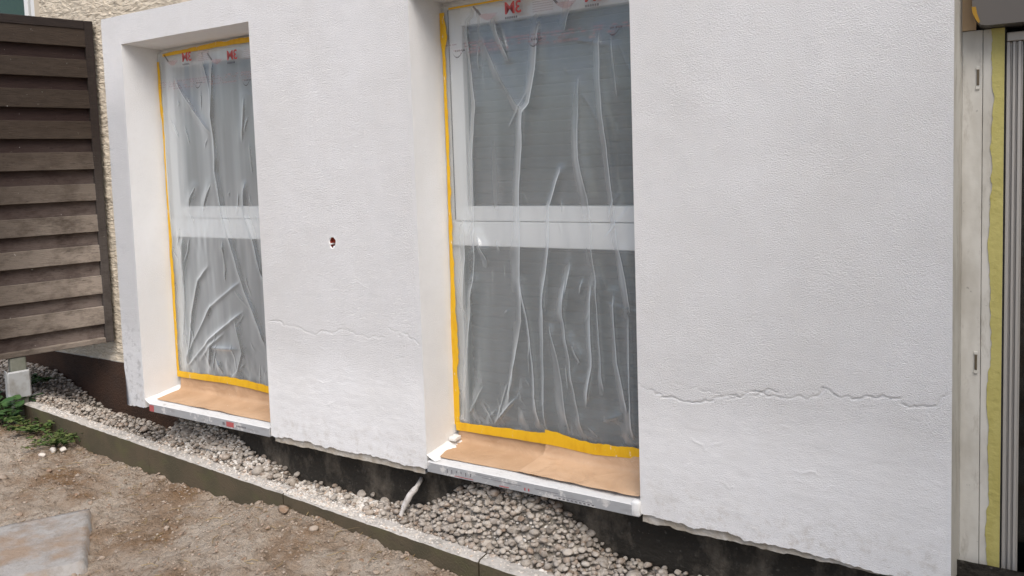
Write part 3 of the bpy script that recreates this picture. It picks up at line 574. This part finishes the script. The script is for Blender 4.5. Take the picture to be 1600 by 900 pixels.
def make_film(k):
    a, b = W[k][0]+.014, W[k][1]-.012; z0_, z1_ = -.985, .585
    root = empty('masking_film', ((a+b)/2, FILMY, z0_), ['', 'clear plastic film taped over the smaller window beside the brown louvred panel', 'clear plastic film taped over the larger window, gathered in a looped fold'][k], 'plastic film', 'masking films over the windows')
    xs = np.arange(a, b, .0026); zs = np.arange(z0_, z1_, .0048); X, Z = np.meshgrid(xs, zs, indexing='ij')
    jx = .004*fbm(X*9, Z*9, 101+k, 2); D = .012*fbm(X*5, Z*1.6, 103+k, 2)+(.0032 if k == 1 else .0050)*fbm(X*15+.6*Z, Z*1.1, 104+k, 2)+.0008*fbm(X*30, Z*3, 105+k, 2)
    rr = random.Random(40+k)
    for L in FOLD[k]:
        d = pdist(X+jx, Z+jx*.5, L); am = rr.uniform(.0045, .0085); wd_ = rr.uniform(.0032, .0058); ws = rr.uniform(.012, .030); tp = sm(np.minimum(np.hypot(X-L[0][0], Z-L[0][1]), np.hypot(X-L[-1][0], Z-L[-1][1])), -.03, .05); D = D-(am*np.exp(-(d/wd_)**2)+(.0060 if k == 1 else .0100)*np.exp(-(d/ws)**2))*np.clip(.85+.9*fbm(X*5, Z*3.5, 113+len(L), 2), .2, 1.4)*tp
    for q in range(46):                                            # short crisp secondary creases, most of them low down
        x_ = rr.uniform(a+.03, b-.03); z_ = z0_+(z1_-z0_-.15)*rr.random()**1.7; ln = rr.uniform(.03, .16); an = rr.gauss(0, .35) if rr.random() < .8 else rr.uniform(-1.4, 1.4)
        L = [(x_, z_), (x_+ln*.5*sin(an)+rr.uniform(-.008, .008), z_+ln*.5*cos(an)), (x_+ln*sin(an), z_+ln*cos(an))]
        i0, i1 = np.searchsorted(xs, [x_-.2, x_+.2]); j0, j1 = np.searchsorted(zs, [z_-.2, z_+.2]); sl = (slice(i0, i1), slice(j0, j1))
        d = pdist(X[sl]+jx[sl], Z[sl], L); tp = sm(np.minimum(np.hypot(X[sl]-L[0][0], Z[sl]-L[0][1]), np.hypot(X[sl]-L[2][0], Z[sl]-L[2][1])), -.005, .03)
        D[sl] = D[sl]-rr.uniform(.0015, .004)*np.exp(-(d/rr.uniform(.0026, .0042))**2)*tp
    crk_ = (1-sm(Z, -.98, -.72)); D = D+crk_*(.007*fbm(X*14+Z*6, Z*11, 107+k, 2)+.002*fbm(X*40, Z*30, 109+k, 2))
    D = D+.004*sm(-Z, .1, .3)*(1-sm(-Z, .32, .6))*fbm(X*22, Z*5, 111, 2)
    e = np.minimum(np.minimum(X-a, b-X), np.minimum(Z-z0_, z1_-Z)); D = np.clip(D, -.046, .008)*sm(e, 0, .03)
    build('film_sheet', np.stack([X, FILMY+D, Z], -1), gridF(*X.shape), m_film, root, True)
    return root, a, b
def ribbons(name, rects, mat, parent, y):
    mb = MB()
    for (x0, x1, za, zb_) in rects: mb.add([(x0, y, za), (x1, y, za), (x1, y, zb_), (x0, y, zb_)], [(0, 1, 2, 3)])
    o = mb.build(name, mat, parent); o['kind'] = 'stuff'; return o
def logo(x, z, parent, y, h=.043):
    cu = bpy.data.curves.new('print', 'FONT'); cu.body = '3M'; cu.offset = .018; cu.size = 1; cu.space_character = .88; cu.resolution_u = 3
    ob = bpy.data.objects.new('print', cu); COL.objects.link(ob); dg = bpy.context.evaluated_depsgraph_get(); me = bpy.data.meshes.new_from_object(ob.evaluated_get(dg))
    V = np.array([v.co[:] for v in me.vertices]); F = [tuple(p.vertices) for p in me.polygons]; bpy.data.objects.remove(ob); bpy.data.curves.remove(cu)
    lo, hi = V.min(0), V.max(0); s = h/(hi[1]-lo[1]); wd_ = (hi[0]-lo[0])*s*1.0
    V2 = [(x+wd_-(v[0]-lo[0])*s, y, z+(v[1]-lo[1])*s) for v in V]            # the film hangs inside out: print is mirrored
    build('red_print', V2, F, m_red, parent)
    ribbons('small_print', [(x+i*.0085, x+i*.0085+.0065, z-.016, z-.008) for i in range(6)], m_dark, parent, y)
    mb = MB()                                                                  # paint brush picture: handle and pale bristle fan
    mb.add([(x-.135, y, z+.045), (x-.128, y, z+.047), (x-.098, y, z+.014), (x-.107, y, z+.010)], [(0, 1, 2, 3)], 0)
    V = [(x-.107, y, z+.010), (x-.098, y, z+.014)]+[(x-.03-.08*q/6, y, z+.012-.022*sin(pi*q/6)) for q in range(7)]; mb.add(V, [tuple(range(len(V)))], 1)
    mb.build('brush_print', [m_dark, m_pink], parent)
    ribbons('text_print', [(x+.11, x+.19, z-.006+i*.008, z-.003+i*.008) for i in range(6)], m_pink, parent, y)
def swoosh(x, z, parent, y):
    V = []; n = 14
    for i in range(n+1):
        t_ = i/n; V += [(x+.05*t_, y, z-.02*sin(pi*t_**.8)+.006*t_), (x+.05*t_, y, z-.02*sin(pi*t_**.8)+.006*t_-.0045*sin(pi*t_)-.0008)]
    F = [(2*i, 2*i+2, 2*i+3, 2*i+1) for i in range(n)]
    mb = MB(); mb.add(V, F, 0)
    for q in range(5): mb.add([(x+.012+q*.009, y, z), (x+.018+q*.009, y, z), (x+.018+q*.009, y, z+.006), (x+.012+q*.009, y, z+.006)], [(0, 1, 2, 3)], 0)
    mb.build('swoosh_print', m_dark, parent)
films = {}
for k in (1, 2):
    root, a, b = make_film(k); films[k] = root; yp = FILMY-.022
    if k == 1: LG = [onY(285, 97, yp), onY(355, 94.5, yp)]; SW = [onY(304, 131, yp), onY(379, 127, yp)]
    else: LG = [onY(789, 23, yp), onY(914, 4, yp)]; SW = [onY(707, 82, yp), onY(825, 64, yp), onY(948, 46, yp)]
    for p in LG: logo(p[0], p[2], root, yp)
    for p in SW: swoosh(p[0], p[2], root, yp)
    rr = random.Random(5); R = []
    for row in range(4):
        x = a+.03
        while x < b-.03:
            wd_ = rr.uniform(.006, .02)
            if rr.random() < .62: R.append((x, x+wd_, .405+row*.011, .4105+row*.011))
            x += wd_+.005
    ribbons('text_print', R, m_pink, root, yp)
    yt = FILMY-.004
    # yellow tape round the film
    if k == 1:
        S = [([(-3.367, .545), (-3.364, .30), (-3.360, .25), (-3.359, .0), (-3.361, -.5), (-3.364, -.985)], [.018, .022, .010, .017, .022, .016]),
             ([(-3.33, .572), (-3.0, .580), (-2.70, .582)], [.012, .020, .022]), ([(-3.366, -.972), (-3.0, -.964), (-2.86, -.966), (-2.66, -.978), (-2.55, -.978)], [.030, .034, .034, .034, .034])]
    else:
        S = [([(-1.692, .565), (-1.691, .48), (-1.690, .42), (-1.689, 0.)], [.020, .026, .014, .014]), ([(-1.689, .0), (-1.690, -.45), (-1.692, -.62), (-1.694, -.985)], [.014, .018, .032, .022]),
             ([(-1.66, .575), (-1.3, .579), (-.91, .578)], [.007, .006, .010]), ([(-1.696, -.988), (-1.45, -.982), (-1.30, -.978)], [.034, .036, .040]), ([(-1.31, -.972), (-1.12, -.985), (-.90, -.972)], [.050, .038, .036])]
    for q, (P, wd_) in enumerate(S):
        V, F = strip(P, wd_, yt-.0015*q, 200+10*k+q, .30 if q < 2 else .12); build('tape_strip', V, F, m_tape, root, True)
def paper(x0, x1, yo, label, sd, slant=0.0, mat=None):
    prof = [(.176, -.978), (.177, -1.0), (.176, -1.03), (.172, -1.044), (.160, -1.050), (.13, -1.0535), (.09, -1.0575), (.050, -1.0610), (.036, -1.0622)]
    xs = np.arange(x0, x1+.001, .010); V = []; m = len(prof)
    for i, x in enumerate(xs):
        for j, (y, z) in enumerate(prof):
            c = .011*float(fbm(x*9+j*.5, j*.7, sd, 3)); ff = 1 if 0 < j < m-1 else .5
            V.append((x+slant*(j/(m-1))*(1-i/(len(xs)-1)), y-yo-abs(c)*.9*ff+(.010*float(fbm(x*5, 9., sd)) if j == m-1 else 0), z+yo*.8+(abs(c)*.8 if j > 3 else 0)))
    o = build('masking_paper', V, gridF(len(xs), m), mat or m_kraft, None, True); tag(o, label, 'masking paper', 'brown papers covering the sills')
paper(-3.352, -2.535, .0, 'brown masking paper on the sill of the smaller window', 301)
paper(-1.690, -1.27, .0, 'left sheet of brown masking paper on the larger window sill', 303)
paper(-1.30, -.893, .0075, 'right overlapping sheet of brown masking paper on the larger window sill', 305, -.05, m_kraft2)

# ================================================================== OLD WALL ON THE LEFT
OY = .66
old = empty('old_house_wall', (-5, OY, -1.44), 'cream rough stucco house wall with dark brown plinth behind the louvred panel', 'wall'); old['kind'] = 'thing'
zpl = onY(150, 558, OY)[2]
ox = segs([-6.3, -3.3], .012); oz = segs([zpl, 1.6], .012); XX, ZZ = np.meshgrid(ox, oz, indexing='ij')
wx1 = onY(62, 12, OY)[0]; wz0 = onY(178, 470, OY)[2]+.02
rel = -.012*np.abs(fbm(XX*16+3*fbm(XX*5, ZZ*5, 5), ZZ*42, 401, 3))-.008*vn(XX*50, ZZ*60, 403)
c1, c2 = np.meshgrid((ox[:-1]+ox[1:])/2, (oz[:-1]+oz[1:])/2, indexing='ij'); kp = ~((c1 < wx1) & (c2 > wz0) & (c2 < 1.5))
build('stucco', np.stack([XX, OY+rel, ZZ], -1), gridF(*XX.shape, kp), m_stucco, old, True)
px_ = segs([-6.4, -3.40], .04); pz_ = segs([-1.75, zpl], .04); XX, ZZ = np.meshgrid(px_, pz_, indexing='ij'); build('plinth', np.stack([XX, OY-.012+.006*fbm(XX*9, ZZ*9, 405), ZZ], -1), gridF(*XX.shape), m_plinth, old, True)
mb = MB(); mb.box(-6.4, -3.40, OY-.012, OY+.05, zpl-.002, zpl+.004); mb.build('plinth_lip', m_raw, old)
mb = MB(); mb.box(wx1-.9, wx1, OY+.07, OY+.13, wz0, 1.5); mb.box(wx1-.06, wx1+.002, OY-.002, OY+.07, wz0, 1.5)
wn = mb.build('window', M_('cream_reveal', (.52, .45, .35, 1), .8).m, old)
mb = MB(); mb.box(wx1-.62, wx1-.09, OY+.055, OY+.069, wz0+.05, 1.48); mb.build('pane', M_('green_glass', (.02, .045, .015, 1), .1, .5).m, wn)
mb = MB(); mb.box(wx1-.165, wx1-.12, OY+.03, OY+.068, wz0, 1.5, 0, .004); mb.box(wx1-.245, wx1-.20, OY+.03, OY+.068, wz0, 1.5, 0, .004); mb.build('frame', m_pvc, wn)
mb = MB(); mb.box(-6.2, wx1+.38, OY-.09, OY+.06, wz0-.05, wz0-.005, 0, .006); mb.build('sill', m_galv, wn)

# ================================================================== BROWN LOUVRED PANEL
PB = Vector(onZ(32, 648, -1.37)); SD = Vector((.281, .960, 0)).normalized(); SN = Vector((SD.y, -SD.x, 0))
pan = empty('louvred_panel', (PB.x, PB.y, -1.40), 'brown wooden louvred screen panel on a grey post at the left', 'screen panel')
def onS(x, y):
    d = ray(x, y); q = PB+Vector((0, 0, Z0)); t = (q-CAM).dot(SN)/d.dot(SN); p = CAM+d*t; p.z -= Z0; return p
def sbox(mb, s0, s1, n0, n1, za, zb_, i=0, bev=.003, tilt=0.0):
    bm = bmesh.new(); bmesh.ops.create_cube(bm, size=1)
    for v in bm.verts:
        s = (s0+s1)/2+v.co.x*(s1-s0); n = (n0+n1)/2+v.co.y*(n1-n0)-tilt*v.co.z; z = (za+zb_)/2+v.co.z*(zb_-za); p = PB+SD*s+SN*n; v.co = Vector((p.x, p.y, z))
    bmesh.ops.recalc_face_normals(bm, faces=bm.faces[:]); bmesh.ops.bevel(bm, geom=bm.edges[:], offset=bev, segments=1, affect='EDGES'); bm.verts.index_update()
    mb.add([v.co[:] for v in bm.verts], [[v.index for v in f.verts] for f in bm.faces], i); bm.free(); return mb
sE = (onS(160, 300)-PB).dot(SD); zT = onS(137, 34.5).z; zB = onS(170, 533).z; sW = .046; sS = -.75
YB = [36, 64.7, 88, 116, 139, 167, 190, 217, 241, 269, 294, 321, 346, 372, 397, 423, 449, 477, 501, 530, 553]
ZB = [onS(0, y).z for y in YB]
for i in range(20):
    front = i % 2 == 0; za, zb_ = ZB[i+1], ZB[i]
    jz = random.uniform(-.004, .004)
    if front: mb = sbox(MB(), sS, sE-sW+.004, .012, .030, za+jz, zb_+.006, 0, .002, random.uniform(.003, .010))
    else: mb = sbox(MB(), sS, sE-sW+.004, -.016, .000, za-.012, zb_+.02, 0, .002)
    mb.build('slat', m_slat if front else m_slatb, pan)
sbox(MB(), sE-sW, sE, -.03, .036, zB, zT).build('stile', m_stile, pan); sbox(MB(), sS-.05, sS, -.03, .036, zB, zT).build('stile', m_stile, pan)
sbox(MB(), sS, sE-sW, -.025, .034, ZB[0]-.001, zT).build('rail', m_stile, pan); sbox(MB(), sS, sE-sW, -.025, .036, zB, ZB[20]+.002).build('rail', m_slat, pan)
sbox(MB(), -.035, .045, -.045, .03, -1.5, zB-.002, 0, .005).build('post', m_post, pan)
mbk = MB(); zb1 = onS(30, 577).z; zb0 = onS(30, 620).z; sbox(mbk, -.058, .058, .031, .05, zb0, zb1, 0, .008); sbox(mbk, -.058, -.052, -.04, .03, zb0, zb1); sbox(mbk, .052, .058, -.04, .03, zb0, zb1); mbk.build('post_bracket', m_galv, pan)
sbox(MB(), -.62, -.54, -.045, .03, -1.5, zB-.002, 0, .005).build('post', m_post, pan)

# ================================================================== CONDUIT
pts = [onY(660, 746, .10), onY(656, 753, .06), onY(649, 764, .03), onY(641, 773, .012), onY(633, 788, .0), onY(627, 803, -.012), onY(624.5, 816, -.02), onY(628, 829, -.028), onY(634, 836, -.03)]
P = []
for q in range(len(pts)-1):
    for j in range(4): P.append(Vector(pts[q]).lerp(Vector(pts[q+1]), j/4))
P.append(Vector(pts[-1])); R = [.0085+(.0035 if 8 <= i <= 17 else 0)+.0012*float(fbm(i*.6, 0., 3)) for i in range(len(P))]
o = MB().tube(P, R, 12).build('cable_conduit', m_conduit, None, True); tag(o, 'pale dusty cable conduit curving from the foundation into the gravel', 'conduit')

# ================================================================== PATIO DOOR ON THE RIGHT
dr = empty('patio_door', (.4, .12, -1.44), 'partly painted patio door frame with roller shutter at the right picture edge', 'door'); dr['kind'] = 'thing'
DY = .12; zt, zb = .30, -1.5
mb = MB(); mb.add([(WX1, 0, -1.12), (-.030, DY, -1.12), (-.030, DY, WZ1), (WX1, 0, WZ1)], [(0, 1, 2, 3)]); mb.build('splayed_reveal', m_casing, dr)
mb = MB(); mb.box(-.030, .0145, DY, DY+.03, zb, zt, 0, .0015); mb.build('casing_board', m_casing, dr)
mb = MB(); mb.box(.0155, .0615, DY+.001, DY+.03, zb, zt, 0, .0015); mb.build('casing_board', m_casing, dr)
V = []; n = 240
for i in range(n+1):
    z = zb+(zt-zb)*i/n; e = .034+.008*float(fbm(z*8, 0., 501))+.004*float(fbm(z*40, 0., 503)); V += [(e, DY-.0015, z), (.0612, DY-.0015, z)]
build('tape_strip', V, [(2*i, 2*i+1, 2*i+3, 2*i+2) for i in range(n)], m_olive, dr)
for zz in (.183, -.551):
    mb = MB(); mb.box(.000, .009, DY-.004, DY-.0005, zz+.018, zz+.026, 1, .001); mb.box(.002, .0075, DY-.005, DY-.0005, zz-.022, zz+.018, 0, .001); mb.box(.000, .009, DY-.004, DY-.0005, zz-.032, zz-.022, 1, .001); mb.build('hinge', [m_brass, m_casing], dr)
mb = MB(); mb.box(.0625, .066, DY+.02, DY+.03, zb, zt, 0)
mb.build('gap', m_seal, dr)
mb = MB()
for i, (a, b, yy) in enumerate(((.066, .074, .01), (.074, .079, .018), (.079, .085, .008), (.085, .090, .016), (.090, .097, .006), (.097, .101, .016))): mb.box(a, b, DY+yy, DY+.06, zb, zt-.035, 0, .0012)
mb.box(.066, 1.3, DY+.004, DY+.05, zt-.034, zt-.012, 0, .002); mb.build('guide_rail', m_rail, dr)
mb = MB(); mb.box(.101, 1.3, DY+.055, DY+.065, zb, zt-.03); mb.build('pane', m_glass, dr)
# roller shutter box with a rounded lower corner
pr = [(-.010, 1.0), (-.010, .372), (-.008, .345), (-.002, .322), (.008, .306), (.022, .302), (1.4, .300), (1.4, 1.0)]
V = [(x, .06, z) for x, z in pr]+[(x, .20, z) for x, z in pr]; m = len(pr)
build('shutter_box', V, [tuple(range(m))[::-1], tuple(range(m, 2*m))]+[(i, (i+1) % m, m+(i+1) % m, m+i) for i in range(m)], m_shutbox, dr)
V = [(x-.0012, .0585, z) for x, z in ((-.009, .350), (-.007, .335), (-.001, .320), (.006, .309), (.009, .313), (.003, .332), (.000, .350))]
build('tape_strip', V, [tuple(range(7))], m_tape2, dr)
mb = MB(); mb.box(-.0335, .0, DY-.004, DY+.05, zt+.001, .95); mb.build('lintel_patch', m_tan, dr)
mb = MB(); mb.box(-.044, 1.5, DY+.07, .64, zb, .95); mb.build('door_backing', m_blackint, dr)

mb = MB(); mb.box(1.6, 1.9, -4.0, .7, -1.6, 2.2); mb.build('offscreen_shade_wall', m_raw)['kind'] = 'structure'  # added out-of-view wall, blocks sky light so the facade darkens to the right
# ================================================================== PLANTS
def leaf(mb, base, dirn, up, L, wd_, i=0, curl=.15):
    d = Vector(dirn).normalized(); s = d.cross(Vector(up)).normalized(); n_ = s.cross(d); b = Vector(base)
    prof = [(0, .05), (.2, .38), (.45, .5), (.75, .32), (1, .02)]
    V = []
    for t_, ww in prof: c = b+d*(L*t_)-n_*(curl*L*t_*t_); V += [c-s*ww*wd_+n_*wd_*.12, c, c+s*ww*wd_+n_*wd_*.12]
    F = []
    for q in range(4):
        for h in (0, 1): F.append((q*3+h, q*3+h+1, q*3+h+4, q*3+h+3))
    mb.add(V, F, i)
def plant(px, py, z, nstem, hgt, spread, lf, mat, label, name, seed, straw=0):
    rr = random.Random(seed); b = Vector(onZ(px, py, z)); root = empty(name, b, label, 'plant'); st = MB(); lv = MB()
    for q in range(nstem):
        a = rr.uniform(0, 2*pi); ln = hgt*rr.uniform(.5, 1.1); d = Vector((cos(a)*spread, sin(a)*spread, rr.uniform(.5, 1))).normalized(); b0 = b+Vector((cos(a), sin(a), 0))*rr.uniform(0, .05)
        P = [b0+d*ln*f-Vector((0, 0, .35*ln*f*f)) for f in (0, .33, .66, 1)]; st.tube(P, [.0022, .0018, .0014, .0008], 5)
        for f in range(lf):
            t_ = rr.uniform(.2, 1); c = P[0].lerp(P[3], t_)+Vector((0, 0, .08*ln)); aa = rr.uniform(0, 6.3); leaf(lv, c, (cos(aa), sin(aa), rr.uniform(-.2, .5)), (rr.uniform(-.3, .3), rr.uniform(-.3, .3), 1), rr.uniform(.7, 1.2)*mat[1], rr.uniform(.5, .8)*mat[1])
    for q in range(straw):
        a = rr.uniform(0, 6.3); p = b+Vector((rr.uniform(-.12, .12), rr.uniform(-.1, .05), .0)); leaf(lv, p, (cos(a), sin(a), rr.uniform(0, .6)), (0, 0, 1), rr.uniform(.05, .12), .004, 1)
    st.build('stems', m_moss, root)['kind'] = 'stuff'; lv.build('foliage', [mat[0], m_straw], root, True)['kind'] = 'stuff'
plant(4, 664, -1.41, 14, .34, .45, 7, (m_leaf, .066), 'broad leaved green plant at the foot of the grey post', 'leafy_plant', 3, 10)
plant(64, 672, -1.40, 26, .20, .8, 11, (m_leaf2, .030), 'trailing green weed growing against the left end of the kerb', 'weed_plant', 5, 30)
plant(90, 694, -1.42, 24, .17, .9, 11, (m_leaf2, .024), 'low green weed with white stones beneath it beside the kerb', 'weed_plant', 6, 8)
plant(35, 668, -1.42, 3, .06, 1, 3, (m_straw, .03), 'dry straw clump between the post and the weed', 'dry_grass', 8, 50)
plant(497, 822, -1.372, 5, .05, .9, 5, (m_leaf2, .014), 'tiny yellowish weed at the foot of the kerb right of the joint', 'weed_plant', 9, 22)
plant(57, 598, -1.29, 26, .09, .8, 7, (m_moss, .030), 'green moss clump on the pebbles under the louvred panel', 'moss_clump', 11, 0)
plant(126, 690, -1.40, 2, .08, .8, 4, (m_leaf2, .016), 'thin green sprig standing alone before the kerb face', 'weed_plant', 12, 0)
